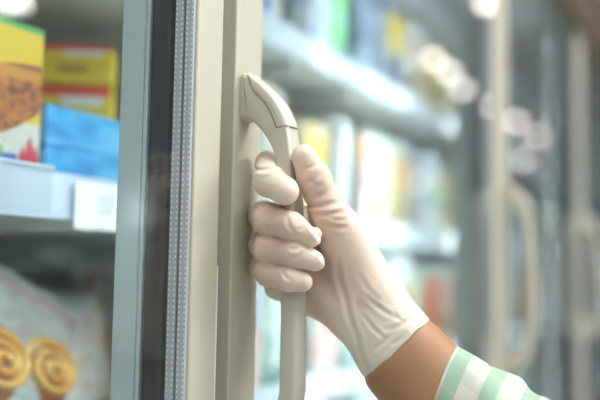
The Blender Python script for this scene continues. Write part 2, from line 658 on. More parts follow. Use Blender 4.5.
# --- first door, middle shelf
M_loaf = ramp_print('loaf_print', [(0.22, 0.05, 0.01), (0.62, 0.20, 0.02), (0.80, 0.38, 0.05), (0.45, 0.12, 0.01)], 7, seed=3,
                    bands=[(0.0, 0.42, (0.60, 0.58, 0.54)), (0.42, 0.955, (0.66, 0.44, 0.01)), (0.955, 1.01, (0.08, 0.35, 0.08))])
M_crust = ramp_print('crust_print', [(0.16, 0.03, 0.005), (0.36, 0.09, 0.01), (0.52, 0.18, 0.015), (0.24, 0.05, 0.01)], 9, seed=5, bands=[(.93, 1.01, (0.25, 0.04, 0.01)), (.76, .90, (.50, .22, .015))])
zs = SHT[1]
a, b = onY(-40, 100, .215), onY(40, 100, .215)
ztop = onY(40, 30, .215)[2]
loaf = carton('orange brown carton with a loaf picture under a yellow band, at far left', (float(a[0] + b[0]) / 2, .213, zs), 0, float(b[0] - a[0]), .05, ztop - zs,
              M_loaf, mat('loaf_side', (0.45, 0.38, 0.25), .5))
hh = ztop - zs
ww = float(b[0] - a[0])
bm = NB()                                           # the pictured loaf, cut by the carton's edge
lo_pts = []
for u_, v_ in [(42, 67), (25, 64), (8, 62), (-30, 62), (-42, 70), (-42, 110), (-30, 126), (-8, 133), (6, 131), (20, 125), (32, 118), (41.5, 111)]:
    q = onY(u_, v_, .2125)
    lo_pts.append((float(np.clip(q[0] - loaf.location.x, -ww / 2 + .0012, ww / 2)), float(q[2] - zs)))
vf = [bm.verts.new((x_, -.0006, z_)) for x_, z_ in lo_pts]
vb = [bm.verts.new((x_, .0004, z_)) for x_, z_ in lo_pts]
bm.faces.new(vf); bm.faces.new(list(reversed(vb)))
for i in range(len(vf)):
    j = (i + 1) % len(vf)
    bm.faces.new((vf[j], vf[i], vb[i], vb[j]))
bmesh.ops.recalc_face_normals(bm, faces=bm.faces[:])
obj('loaf_picture', bm, M_crust, loaf)
bm = NB()                                           # red tulip shaped marks at the foot of the carton
for k, (cx, w_, z_) in enumerate([(-.020, .006, .026), (-.012, .007, .036), (-.005, .005, .028)]):
    vs = [bm.verts.new((ww / 2 + cx + px_, -.0006, pz)) for px_, pz in ((-w_ / 2, .016), (w_ / 2, .016), (w_ * .7, .016 + z_ * .6), (0, .016 + z_), (-w_ * .7, .016 + z_ * .55))]
    bm.faces.new(vs)
obj('printed_emblem', bm, mat('emblem_red', (0.62, 0.03, 0.08), .5), loaf)
obj('printed_patch', box(NB(), ww / 2 - .046, ww / 2 - .026, -.0006, .0004, .020, .034), mat('patch_blue', (0.03, 0.12, 0.45), .5), loaf)
obj('printed_leaf', box(NB(), ww / 2 - .060, ww / 2 - .042, -.0007, .0004, .022, .040), mat('patch_green', (0.04, 0.30, 0.08), .5), loaf)

M_yel = ramp_print('yellow_print', [(0.80, 0.55, 0.015), (0.86, 0.64, 0.03)], 3)
M_yside = mat('yellow_side', (0.90, 0.70, 0.05), .45)
M_redb = mat('red_band', (0.72, 0.05, 0.03), .45)
M_wlab = mat('white_band', (0.85, 0.84, 0.80), .45)
M_dtext = mat('brown_text', (0.35, 0.20, 0.03), .5)
# corner (111, 46) nearest; two stacked boxes turned so the right end is nearer
cy = .262
pc_ = onY(112, 60, cy)
zt1 = float(onY(112, 46, cy)[2])
zt2 = float(onY(114, 87, cy)[2])
for k, (zt_, hgt) in enumerate(((zt1, zt1 - zt2 - .0012), (zt2, zt2 - zs - .05))):
    o = obj('frozen_food_carton', carton_bm(.155, .060, hgt), [M_yel, M_yside], None)
    rz = radians(-56)
    c, s = cos(rz), sin(rz)
    o.location = (pc_[0] - (.0775) * c, cy - .0775 * s, zt_ - hgt)
    o.rotation_euler = (0, 0, rz)
    tag(o, 'yellow carton with a red top stripe, ' + ('uppermost of the stack behind the blue packs' if k == 0 else 'middle of the stack directly behind the blue packs'), 'carton')
    obj('red_stripe', box(NB(), -.077, .077, -.0008, .0006, hgt * .85, hgt * .985), M_redb, o)
    obj('white_stripe', box(NB(), .028, .070, -.0010, .0006, hgt * .72, hgt * .85), M_wlab, o)
    bm = box(NB(), -.070, -.030, -.0008, .0006, hgt * .24, hgt * .34)
    obj('printed_text', bm, M_dtext, o)
    bm = box(NB(), .022, .052, -.0008, .0006, hgt * .28, hgt * .46)
    obj('printed_text', bm, M_dtext, o)
# support carton under the yellow stack, mostly hidden by the blue packs
o = carton('lower yellow carton holding up the stack, mostly hidden behind the blue packs', (pc_[0] - .0775 * cos(rz), cy - .0775 * sin(rz), zs), rz, .155, .060, .0494, M_yel, M_yside)

M_blue = ramp_print('blue_print', [(0.01, 0.24, 0.62), (0.02, 0.34, 0.74), (0.10, 0.48, 0.84)], 2.5, stretch=(1, 1, 1), seed=2)
M_bside = mat('blue_side', (0.25, 0.5, 0.8), .4)
a, b = onY(44, 150, .215), onY(124, 150, .215)
zb2 = float(onY(80, 150, .215)[2])
zb3 = float(onY(80, 111, .215)[2])
for k, (z0_, z1_) in enumerate(((zs, zb2 - .0008), (zb2, zb3))):
    carton('bright blue carton with pale splashes, ' + ('top one of two stacked behind the price card' if k else 'bottom one of two stacked behind the price card'),
           ((a[0] + b[0]) / 2 + .002 * k, .213 + .002 * k, z0_), 0, float(b[0] - a[0]), .03, z1_ - z0_, M_blue, M_bside)

# --- first door, lower shelf: bag of cinnamon rolls and pale bags
def swirl_mat():
    m = bpy.data.materials.new('cinnamon_roll_print')
    m.use_nodes = True
    nt = m.node_tree
    b = nt.nodes['Principled BSDF']
    b.inputs['Roughness'].default_value = .35
    b.inputs['Coat Weight'].default_value = .3
    n = nt.nodes.new('ShaderNodeTexNoise'); n.inputs['Scale'].default_value = 60
    tc = nt.nodes.new('ShaderNodeTexCoord')
    nt.links.new(tc.outputs['Object'], n.inputs['Vector'])
    cr = nt.nodes.new('ShaderNodeValToRGB')
    cr.color_ramp.elements[0].color = (0.60, 0.24, 0.03, 1); cr.color_ramp.elements[0].position = .3
    cr.color_ramp.elements[1].color = (0.85, 0.52, 0.13, 1); cr.color_ramp.elements[1].position = .7
    nt.links.new(n.outputs['Fac'], cr.inputs[0]); nt.links.new(cr.outputs[0], b.inputs['Base Color'])
    return m


M_bun = swirl_mat()
M_cinn = mat('cinnamon', (0.26, 0.07, 0.015), .5)
M_bagw = ramp_print('roll_bag_print', [(0.30, 0.32, 0.32), (0.42, 0.43, 0.42), (0.36, 0.33, 0.32)], 5, bands=[(0.0, .16, (0.45, 0.50, 0.52)), (.80, .86, (0.42, 0.28, 0.3)), (.70, .72, (0.45, .45, .45)), (.66, .68, (0.45, .45, .45))])
zl = SHT[2]
pb = onY(40, 385, .255)
rb = bag('clear bag of cinnamon rolls lying tilted on the lower shelf at far left', (float(pb[0]) - .038, .265, zl + .036), (radians(-12), radians(25), 0), .17, .035, .125, M_bagw, seed=5, name='cinnamon_roll_bag')
RBM = Matrix.Translation(rb.location) @ rb.rotation_euler.to_matrix().to_4x4()


def roll_bm(r):
    bm = NB()
    n, seg = 90, 8
    rings = []
    for k in range(n + 1):
        t = k / n
        ang = t * 2 * pi * 2.6
        rr = r * (.06 + .78 * t)
        cx, cz = rr * cos(ang), rr * sin(ang)
        th = r * .125
        ring = []
        for q in range(seg):
            a_ = 2 * pi * q / seg
            ring.append(bm.verts.new(((cx + th * cos(a_) * cos(ang)), -.004 - .006 * (1 - t) + .006 * sin(a_), (cz + th * cos(a_) * sin(ang)))))
        rings.append(ring)
    for a_, b_ in zip(rings, rings[1:]):
        for q in range(seg):
            j = (q + 1) % seg
            bm.faces.new((a_[q], a_[j], b_[j], b_[q]))
    bm.faces.new(rings[0]); bm.faces.new(list(reversed(rings[-1])))
    return bm


for k, (u_, v_, r_) in enumerate(((4, 360, .041), (58, 368, .040))):
    lp = RBM.inverted() @ Vector(onY(u_, v_, .25))
    x_, z_ = lp.x, lp.z
    o = obj('cinnamon_roll', roll_bm(r_), M_bun, rb, True)
    o.location = (x_, -.012, z_)
    o.scale = (1.15, 1, .80)
    bm = NB()
    bmesh.ops.create_uvsphere(bm, u_segments=24, v_segments=10, radius=r_ * .9)
    for v in bm.verts:
        v.co.y *= .2
    c_ = obj('cinnamon_filling', bm, M_cinn, rb, True)
    c_.location = (x_, -.012, z_)
M_wbag = ramp_print('white_bag_print', [(0.72, 0.75, 0.76), (0.90, 0.92, 0.93), (0.80, 0.82, 0.80)], 5, seed=8)
M_wbag2 = ramp_print('white_bag_gold_print', [(0.70, 0.50, 0.15), (0.90, 0.92, 0.93), (0.92, 0.93, 0.94), (0.85, 0.86, 0.85)], 6, seed=4)
pw = onY(98, 380, .30)
bag('white frosty bag with a gold mark, beside the cinnamon rolls near the door frame', (float(pw[0]), .32, zl + .002), (radians(-6), radians(-10), radians(-8)), .10, .05, .125, M_wbag2, seed=9)
pw = onY(62, 330, .37)
bag('pale grey bag standing behind the cinnamon rolls', (float(pw[0]), .37, zl + .002), (radians(-4), radians(8), 0), .11, .05, .130, M_wbag, seed=12)
pw = onY(15, 300, .40)
bag('dull brown bag behind the cinnamon rolls at far left', (float(pw[0]), .44, zl + .002), (radians(-4), radians(-6), 0), .13, .06, .15,
    ramp_print('brown_bag_print', [(0.20, 0.16, 0.10), (0.40, 0.34, 0.24), (0.50, 0.48, 0.40)], 6, seed=14), seed=15)
for k, (u, y_, c) in enumerate(((50, .52, [(0.16, 0.26, 0.20), (0.35, 0.42, 0.36), (0.5, 0.25, 0.12)]), (100, .46, [(0.45, 0.20, 0.08), (0.30, 0.34, 0.26), (0.45, 0.48, 0.46)]),
                                (0, .60, [(0.12, 0.13, 0.12), (0.3, 0.3, 0.28), (0.4, 0.42, 0.42)]))):
    pw = onY(u, 280, y_)
    bag(['green grey bag deep in the lower shelf behind the rolls', 'rust and grey bag deep in the lower shelf near the door frame', 'dark grey bag at the back corner of the lower shelf'][k],
        (float(pw[0]), y_, zl + .002), (0, 0, radians(12 * k)), .15, .06, .165, ramp_print('dull_print_%d' % k, c, 6, seed=20 + k), seed=30 + k)

# --- packs along the shelves behind the second and later doors
PR = {}


def pmat(key, cols, scale=5, bands=None):
    if key not in PR:
        PR[key] = ramp_print('print_' + key, cols, scale, seed=len(PR) * 1.7, bands=bands)
    return PR[key]


M_side = mat('pack_side', (0.72, 0.74, 0.74), .5)
KIND = {
    'white': ([WHT, (0.74, .78, .8), WHT], None), 'white_orange': ([WHT, WHT, ORG, ORG], None), 'white_green': ([WHT, WHT, GRN, LGR], None),
    'white_blue': ([(.12, .35, .8), LBL, WHT, WHT], None), 'white_red': ([WHT, WHT, RED, PINK], None), 'white_yellow': ([WHT, WHT, YEL, ORG], None),
    'blue': ([LBL, (0.2, .4, .8), WHT], None), 'green': ([(0.10, .62, .12), (0.3, .75, .25), LBL], None), 'navy': ([NAVY, (0.05, .08, .16), (0.3, .4, .5)], None),
    'orange': ([ORG, CRM, (0.75, .45, .1)], None), 'yellow': ([(0.8, .65, .1), CRM, (0.4, .5, .2)], None), 'cream': ([CRM, WHT, BRN], None),
    'dark': ([(0.02, .025, .03), (0.08, .09, .1), (0.2, .22, .22)], None), 'teal': ([TEAL, WHT, TEAL], None), 'red': ([RED, ORG, RED], None), 'pink': ([PINK, WHT, PINK], None),
}
NICE = {'white': 'white', 'white_orange': 'white and orange', 'white_green': 'white and green', 'white_blue': 'white and pale blue', 'white_red': 'white and red',
        'white_yellow': 'white and yellow', 'blue': 'blue', 'green': 'bright green', 'navy': 'dark navy', 'orange': 'orange', 'yellow': 'yellow and olive',
        'cream': 'cream and brown', 'dark': 'nearly black', 'teal': 'teal', 'red': 'red', 'pink': 'pink'}
PMS = {}


def PM(c):
    if c not in PMS:
        PMS[c] = mat('panel_print', c, .45, coat=.2)
    return PMS[c]


ROWS = {
    0: ('top', ['blue', 'white_blue', 'white_blue', 'green', 'navy', 'navy', 'cream', 'orange', 'yellow', 'white', 'dark', 'navy', 'green', 'white_blue', 'teal', 'white', 'white_orange', 'dark', 'cream', 'white_blue', 'navy', 'white', 'yellow', 'dark', 'blue', 'white']),
    1: ('middle', ['white', 'white_blue', 'white', 'white_yellow', 'white', 'white_orange', 'white_green', 'orange', 'white_blue', 'white_yellow', 'yellow', 'white_blue', 'dark', 'navy', 'white', 'pink', 'white_blue', 'white_red', 'dark', 'yellow', 'white', 'red', 'white_blue', 'navy', 'white', 'cream']),
    2: ('lower', ['white_red', 'pink', 'teal', 'white_red', 'teal', 'white_green', 'white', 'white_green', 'red', 'white_orange', 'red', 'pink', 'orange', 'pink', 'white', 'white_green', 'red', 'white_yellow', 'blue', 'white', 'dark', 'white_blue', 'teal', 'white', 'navy', 'red']),
    3: ('bottom', ['white_red', 'red', 'white_red', 'teal', 'white', 'pink', 'white_green', 'white_orange', 'teal', 'blue', 'white_red', 'white', 'yellow', 'cream', 'white', 'blue', 'pink', 'white']),
}
ORD = ['first', 'second', 'third', 'fourth', 'fifth', 'sixth', 'seventh', 'eighth', 'ninth', 'tenth', 'eleventh', 'twelfth', 'thirteenth', 'fourteenth', 'fifteenth',
       'sixteenth', 'seventeenth', 'eighteenth', 'nineteenth', 'twentieth', 'twenty-first', 'twenty-second', 'twenty-third', 'twenty-fourth', 'twenty-fifth', 'twenty-sixth']
rnd = random.Random(11)
for k, (sname, kinds) in ROWS.items():
    x = 0.71 if k != 0 else 0.80
    for n, kd in enumerate(kinds):
        w = rnd.uniform(.085, .115)
        h = rnd.uniform(.178, .193) if k == 2 else rnd.uniform(.15, .206)
        form = rnd.choice(['carton', 'bag', 'bag', 'tub'])
        m = pmat(kd, *([KIND[kd][0], 5, None]))
        y0_ = rnd.uniform(.200, .212) if k == 2 else rnd.uniform(.205, .23)
        zz = SHT[k]
        g = 'packages along the %s shelf beyond the second door handle' % sname
        lab = '%s %s, %s from left on the %s shelf past the near handle' % (NICE[kd], form, ORD[n], sname)
        if form == 'carton':
            ac = rnd.choice([ORG, RED, YEL, GRN, BLU, NAVY, PINK])
            carton(lab, (x + w / 2, y0_, zz), radians(rnd.uniform(-5, 5)), w * .93, .045, h, m, M_side, g, panel=(.1, .9, .5, .5 + rnd.uniform(.1, .4), PM(ac)))
        elif form == 'bag':
            bag(lab, (x + w / 2, y0_ + .03, zz), (radians(rnd.uniform(-4, 2)), 0, radians(rnd.uniform(-6, 6))), w * .95, .052, h, m, g, seed=n + k * 40)
        else:
            tub(lab, (x + w / 2, y0_ + w * .46, zz), w * .44, h * .93, m, pmat('lid_white', [WHT, (0.7, .8, .85), WHT]), g)
        x += w + .008

# row of price tickets along the rails past the near handle
tick = None
for k in (0, 1, 2):
    x = .80
    n = 0
    while x < 3.0:
        bm_needed = tick is None
        if bm_needed:
            tick = obj('price_ticket', box(NB(), 0, .055, 0, .0012, 0, .032, .0003), M_tag, None)
            o = tick
        else:
            o = tick.copy()
            COL.objects.link(o)
        o.location = (x, YF - .0015, SH[k][0] + .003)
        tag(o, 'pale price ticket, %s past the near handle in the %s shelf rail' % (ORD[n], ROWS[k][0]), 'price ticket', 'price tickets in the %s shelf rail' % ROWS[k][0])
        x += .055 + (.05 if n % 3 else .11)
        n += 1

# ------------------------------------------------------------------ downlights in the ceiling
dl = None
spots = [(6.55, -1.83), (7.05, -1.85), (7.75, -1.93), (8.7, -1.88), (9.7, -1.87), (10.9, -1.85), (5.3, -1.06), (13.2, -2.53), (13.5, -10.2), (16.0, -5.2), (2.6, -1.85), (4.4, -1.85)]
for n, (x, y) in enumerate(spots):
    if dl is None:
        dl = empty('ceiling_downlight', (x, y, 3.12))
        obj('trim_ring', lathe([(.05, 0), (.085, 0), (.085, -.012), (.06, -.02), (.05, -.004)]), M_white_metal, dl, True)
        obj('lamp_dome', lathe([(0, -.055), (.02, -.052), (.038, -.041), (.047, -.025), (.049, -.003), (0, -.002)]), M_down, dl, False)
        o = dl
    else:
        o = dl.copy()
        COL.objects.link(o)
        o.location = (x, y, 3.12)
        for ch in dl.children:
            c = ch.copy()
            COL.objects.link(c)
            c.parent = o
    tag(o, ('warm round ceiling downlight over the aisle, %s nearest along the freezer row' % ORD[sorted(range(len(spots)), key=lambda q: spots[q][0]).index(n)]), 'downlight', 'ceiling downlights over the aisle')


# ------------------------------------------------------------------ the person: gloved right hand, forearm, sleeve
SC = 0.58 / FPX          # metres per photo pixel at the grip


def J(u, v, dmm):
    return at(u, v, .58 + dmm / 1000.0)


def cone(P, a, b, ra, rb):
    ab = b - a
    t = np.clip(((P - a) @ ab) / (ab @ ab), 0, 1)
    q = P - (a + t[..., None] * ab)
    return np.sqrt((q * q).sum(-1)) - (ra + (rb - ra) * t)


def smin(a, b, k):
    h = np.clip(0.5 + 0.5 * (b - a) / k, 0, 1)
    return b * (1 - h) + a * h - k * h * (1 - h)


def surface_nets(D, org, step):
    nx, ny, nz = D.shape
    s = D < 0
    vid = -np.ones((nx - 1, ny - 1, nz - 1), dtype=np.int64)
    c = [s[i:nx - 1 + i, j:ny - 1 + j, k:nz - 1 + k] for i in (0, 1) for j in (0, 1) for k in (0, 1)]
    cnt = sum(x.astype(np.int8) for x in c)
    act = (cnt > 0) & (cnt < 8)
    idx = np.argwhere(act)
    vid[act] = np.arange(len(idx))
    pos = np.zeros((len(idx), 3))
    num = np.zeros(len(idx))
    corners = [(0, 0, 0), (1, 0, 0), (0, 1, 0), (1, 1, 0), (0, 0, 1), (1, 0, 1), (0, 1, 1), (1, 1, 1)]
    for p in corners:
        for ax in range(3):
            if p[ax] == 0:
                q = list(p); q[ax] = 1
                a = D[idx[:, 0] + p[0], idx[:, 1] + p[1], idx[:, 2] + p[2]]
                b = D[idx[:, 0] + q[0], idx[:, 1] + q[1], idx[:, 2] + q[2]]
                cr = (a < 0) != (b < 0)
                t = np.where(cr, a / np.where(cr, a - b, 1), 0)
                pp = np.array(p, float)[None, :].repeat(len(idx), 0)
                pp[:, ax] += t
                pos += pp * cr[:, None]
                num += cr
    verts = org + (idx + pos / num[:, None]) * step
    faces = []
    for ax in range(3):
        o1, o2 = [(1, 2), (2, 0), (0, 1)][ax]
        sl0 = [slice(None)] * 3; sl1 = [slice(None)] * 3
        sl0[ax] = slice(0, -1); sl1[ax] = slice(1, None)
        A, B = s[tuple(sl0)], s[tuple(sl1)]
        e = np.argwhere(A != B)
        e = e[(e[:, o1] > 0) & (e[:, o2] > 0) & (e[:, o1] < s.shape[o1] - 1) & (e[:, o2] < s.shape[o2] - 1)]
        inside = A[e[:, 0], e[:, 1], e[:, 2]]
        d1 = np.zeros(3, int); d1[o1] = 1
        d2 = np.zeros(3, int); d2[o2] = 1
        f = [vid[tuple((e - x).T)] for x in (d1 * 0, d1, d1 + d2, d2)]
        q = np.stack(f, 1)
        q[~inside] = q[~inside][:, ::-1]
        faces.append(q)
    F = np.concatenate(faces)
    F = F[(F >= 0).all(1)]
    return verts, F


def mesh_np(name, V, F, m, parent):
    me = bpy.data.meshes.new(name)
    me.vertices.add(len(V)); me.vertices.foreach_set('co', V.astype(np.float32).ravel())
    me.loops.add(F.size); me.loops.foreach_set('vertex_index', F.astype(np.int32).ravel())
    me.polygons.add(len(F)); me.polygons.foreach_set('loop_start', np.arange(0, F.size, 4, dtype=np.int32))
    me.polygons.foreach_set('loop_total', np.full(len(F), 4, dtype=np.int32))
    me.polygons.foreach_set('use_smooth', np.ones(len(F), dtype=bool))
    me.update(calc_edges=True)
    me.validate()
    me.materials.append(m)
    return link(name, me, parent)


MM = .001
# finger chains: (u, v, depth mm from the bar plane, radius mm); root inside the palm first
FINGERS = {
    'index': [(326, 196, 28, 10.0), (268, 163, 24, 8.6), (269, 181, -3, 10.8), (285, 191, -21, 9.6)],
    'middle': [(322, 222, 30, 10.0), (264, 216, 22, 10.4), (269, 220, -6, 11.3), (291, 226, -20, 9.0), (312, 237, -22, 6.7)],
    'ring': [(320, 248, 30, 10.0), (263, 245, 22, 10.0), (269, 248, -5, 10.9), (294, 253, -19, 8.8), (315, 261, -21, 6.9)],
    'little': [(316, 272, 26, 9.4), (263, 268, 20, 9.0), (268, 272, -2, 9.6), (289, 279, -18, 8.2), (303, 282, -20, 6.5)],
}
THUMB = [(362, 280, 8, 17.0), (329, 214, -2, 13.2), (315, 180, -6, 10.8), (304, 157, -8, 8.6)]
PALM = [((326, 196, 28, 10.0), (368, 298, 14, 19.0)), ((322, 222, 30, 11.0), (366, 300, 16, 19.0)),
        ((320, 248, 30, 11.0), (360, 302, 18, 19.0)), ((316, 272, 26, 11.0), (354, 306, 16, 18.0)),
        ((276, 288, 24, 8.5), (330, 306, 20, 13)), ((345, 235, 6, 15.0), (366, 290, 6, 19.0)), ((312, 280, 20, 10), (350, 312, 8, 17))]
WRIST = [((374, 296, 8, 20.0), (404, 338, 0, 20.5)), ((352, 308, 10, 18.5), (388, 354, 2, 22.0))]
FORE = [((372, 302, 8, 17.0), (412, 350, 0, 21.0)), ((358, 312, 10, 16.0), (396, 366, 0, 21.5)),
        ((412, 350, 0, 21.0), (474, 412, -16, 29.5)), ((396, 366, 0, 21.5), (452, 430, -16, 31.0)),
        ((463, 421, -16, 32.0), (560, 510, -40, 38.0))]
CREASE = [(255, 170, 278, 166, 2.0, 1.3),  # (u1, v1, u2, v2, width px, depth mm): folds pressed into the latex
    (300, 186, 320, 174, 2.6, .5), (304, 201, 330, 190, 2.6, .55), (301, 206, 336, 203, 2.6, 1.1), (309, 181, 324, 186, 2.2, .4),
    (308, 214, 342, 212, 2.2, 1.0), (318, 222, 346, 228, 2.4, .8), (309, 218, 322, 240, 2.2, 1.0), (326, 216, 345, 220, 1.8, .5),
    (306, 168, 317, 163, 1.8, .5), (337, 262, 346, 300, 2.8, 1.0), (345, 298, 358, 340, 2.8, 1.1), (357, 338, 368, 372, 2.6, 1.0), 
    (366, 296, 395, 318, 2.2, .7), (385, 330, 410, 320, 2.2, .6), (360, 276, 378, 300, 2.4, .4), (376, 348, 394, 330, 2.2, .7), (364, 316, 384, 338, 2.0, .6),
    (392, 344, 406, 334, 2.0, .6), (394, 312, 404, 322, 2.0, .4), 
    (288, 219, 293, 231, 1.8, 1.0), (296, 229, 305, 226, 1.4, .5), (289, 248, 301, 247, 1.8, .9), (292, 259, 302, 252, 1.6, .7),
    (283, 272, 291, 280, 1.8, .9), (256, 232, 268, 238, 1.8, .6), (258, 263, 270, 268, 1.6, .5), (255, 212, 266, 207, 1.6, .4),
    (262, 250, 276, 243, 1.6, .4), (254, 276, 264, 284, 1.6, .6), (318, 246, 330, 262, 2.2, .6), (322, 258, 334, 268, 2.0, .5)]


def grid(lo, hi, step):
    n = np.ceil((hi - lo) / step).astype(int) + 1
    ax = [lo[i] + np.arange(n[i]) * step for i in range(3)]
    G = np.stack(np.meshgrid(*ax, indexing='ij'), -1)
    return G


def hand_sdf(P, inset=0.0):
    def c(p, q):
        return cone(P, J(*p[:3]), J(*q[:3]), p[3] * MM - inset, q[3] * MM - inset)
    palm = None
    for p, q in PALM + WRIST:
        d = c(p, q)
        palm = d if palm is None else smin(palm, d, .009)
    th = None
    for p, q in zip(THUMB, THUMB[1:]):
        d = c(p, q)
        th = d if th is None else smin(th, d, .005)
    d_all = smin(palm, th, .012)
    fing = None
    for nme, ch in FINGERS.items():
        f = None
        for p, q in zip(ch, ch[1:]):
            d = c(p, q)
            f = d if f is None else smin(f, d, .0035)
        fing = f if fing is None else smin(fing, f, .0012)
    return smin(d_all, fing, .003)


def screen(P):
    r = P - CAM
    z = r @ Fv
    return 300 + FPX * (r @ Rv) / z, 200 - FPX * (r @ Uv) / z, z


def noise3(P, f, seed):
    rs = np.random.RandomState(seed)
    out = np.zeros(P.shape[:-1])
    for _ in range(5):
        d = rs.normal(size=3)
        d /= np.linalg.norm(d)
        out += np.sin((P @ d) * f * rs.uniform(.7, 1.4) + rs.uniform(0, 6.28))
    return out / 5


person = empty('person', tuple(at(640, 560, .50)))
tag(person, 'person in a green white plaid shirt and latex glove gripping the near door handle', 'person')
POFF = np.array(person.location)

M_glove = mat('latex_glove', (0.80, 0.70, 0.60), 0.42, spec=0.4, sss=0.35)
nt = M_glove.node_tree
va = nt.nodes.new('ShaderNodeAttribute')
va.attribute_name = 'snug_shade'
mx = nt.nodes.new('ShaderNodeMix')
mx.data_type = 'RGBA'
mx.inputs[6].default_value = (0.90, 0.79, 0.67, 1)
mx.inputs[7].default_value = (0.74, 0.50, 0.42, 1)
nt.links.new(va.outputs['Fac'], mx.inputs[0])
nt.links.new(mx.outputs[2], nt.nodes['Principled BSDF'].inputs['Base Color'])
fn = nt.nodes.new('ShaderNodeTexNoise')
fn.inputs['Scale'].default_value = 260
fn.inputs['Detail'].default_value = 5
tcg = nt.nodes.new('ShaderNodeTexCoord')
bpn = nt.nodes.new('ShaderNodeBump')
bpn.inputs['Strength'].default_value = .25
bpn.inputs['Distance'].default_value = .001
nt.links.new(tcg.outputs['Object'], fn.inputs['Vector'])
nt.links.new(fn.outputs['Fac'], bpn.inputs['Height'])
nt.links.new(bpn.outputs['Normal'], nt.nodes['Principled BSDF'].inputs['Normal'])

# glove
pts = np.array([J(*p[:3]) for ch in FINGERS.values() for p in ch] + [J(*p[:3]) for p in THUMB] + [J(*q[:3]) for _, q in WRIST] + [J(*p[:3]) for p, _ in WRIST])
lo, hi = pts.min(0) - .032, pts.max(0) + .032
step = .00095
G = grid(lo, hi, step)
D = np.empty(G.shape[:-1])
CUT_A, CUT_B = J(423.5, 325, 0), J(369, 379, 0)
ax_dir = J(414, 366, -4) - J(362, 300, 8)
ax_dir /= np.linalg.norm(ax_dir)
edge = CUT_B - CUT_A
cut_n = np.cross(edge, np.cross(ax_dir, edge))
cut_n /= np.linalg.norm(cut_n)
if cut_n @ ax_dir < 0:
    cut_n = -cut_n
for i in range(0, G.shape[0], 24):
    P = G[i:i + 24]
    d = hand_sdf(P)
    u, v, z = screen(P)
    near = (np.abs(d) < .005)
    w = np.zeros_like(d)
    for (u1, v1, u2, v2, wd, am) in CREASE:
        e = np.array([u2 - u1, v2 - v1], float)
        L = e @ e
        t = np.clip(((u - u1) * e[0] + (v - v1) * e[1]) / L, 0, 1)
        # bent slightly so the fold is not a straight score
        bow = 1.6 * np.sin(t * pi)
        du = u - (u1 + t * e[0]) + bow * e[1] / math.sqrt(L)
        dv = v - (v1 + t * e[1]) - bow * e[0] / math.sqrt(L)
        r2 = (du * du + dv * dv) / (wd * wd)
        fade = np.sin(np.clip(t * .9 + .05, 0, 1) * pi) ** .5
        # press in along the fold, push a soft ridge beside it
        w += am * MM * fade * (np.exp(-r2) - .55 * np.exp(-((np.sqrt(r2) - 2.0) ** 2)))
    w *= (z < .602)
    d = d + w + .00022 * noise3(P, 420, 3) + .0003 * noise3(P, 170, 5)
    s = (P - CUT_A) @ cut_n                     # metres past the cuff plane
    flare = np.clip((s + .035) / .035, 0, 1) ** 2 * .0014 * (1 + .8 * noise3(P, 230, 9))
    d = d - flare
    inner = d + .0027 - .0011 * np.clip((s + .007) / .006, 0, 1)
    hollow = np.where(s > -.030, -inner, -1.0)
    hollow = np.maximum(hollow, -1.0)
    d = np.maximum(d, np.where(s > -.030, -inner, -9))
    d = np.maximum(d, s + .0012 * noise3(P, 260, 12))
    D[i:i + 24] = d
D[0], D[-1], D[:, 0], D[:, -1], D[:, :, 0], D[:, :, -1] = 1, 1, 1, 1, 1, 1
V, Fq = surface_nets(D, lo, step)
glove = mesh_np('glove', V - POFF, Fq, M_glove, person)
u, v, z = screen(V)
# snug over the finger segments and thumb pad, loose and whiter at tips, cuff and back; palm shade left of the fold painted in
snug_shade = np.zeros(len(V))
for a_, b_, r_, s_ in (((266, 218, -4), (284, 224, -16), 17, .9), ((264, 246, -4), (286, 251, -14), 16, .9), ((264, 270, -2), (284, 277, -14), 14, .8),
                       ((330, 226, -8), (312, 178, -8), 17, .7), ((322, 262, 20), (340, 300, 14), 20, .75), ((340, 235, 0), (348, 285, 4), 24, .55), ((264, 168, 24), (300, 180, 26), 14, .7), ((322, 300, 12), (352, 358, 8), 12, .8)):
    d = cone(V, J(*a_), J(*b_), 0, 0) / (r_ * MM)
    snug_shade = np.maximum(snug_shade, s_ * np.clip(1.35 - d, 0, 1))
at_ = glove.data.attributes.new('snug_shade', 'FLOAT', 'POINT')
at_.data.foreach_set('value', snug_shade.astype(np.float32))
del G, D

# skin: hand inside the glove, wrist and forearm, one continuous surface
M_skin = mat('warm_brown_skin', (0.45, 0.24, 0.125), 0.45, sss=0.25, noise=0.10, nscale=90, bump=.15)
pts = np.vstack([pts, [J(*p[:3]) for pr in FORE for p in pr]])
lo2, hi2 = pts.min(0) - .05, pts.max(0) + .05
step2 = .0024
G = grid(lo2, hi2, step2)
D = hand_sdf(G, .0028)
fo = None
for p, q in FORE:
    d = cone(G, J(*p[:3]), J(*q[:3]), p[3] * MM, q[3] * MM)
    fo = d if fo is None else smin(fo, d, .012)
sw = (G - CUT_A) @ cut_n
hand_part = np.maximum(D, sw + .02)
fo = np.where(sw < .0, fo + np.clip(-sw * .35, 0, .006), fo)
D = smin(hand_part, fo, .004)
D[0], D[-1], D[:, 0], D[:, -1], D[:, :, 0], D[:, :, -1] = 1, 1, 1, 1, 1, 1
V, Fq = surface_nets(D, lo2, step2)
body = mesh_np('body', V - POFF, Fq, M_skin, person)
sm = body.modifiers.new('smooth', 'SMOOTH'); sm.factor = .5; sm.iterations = 6
del G, D

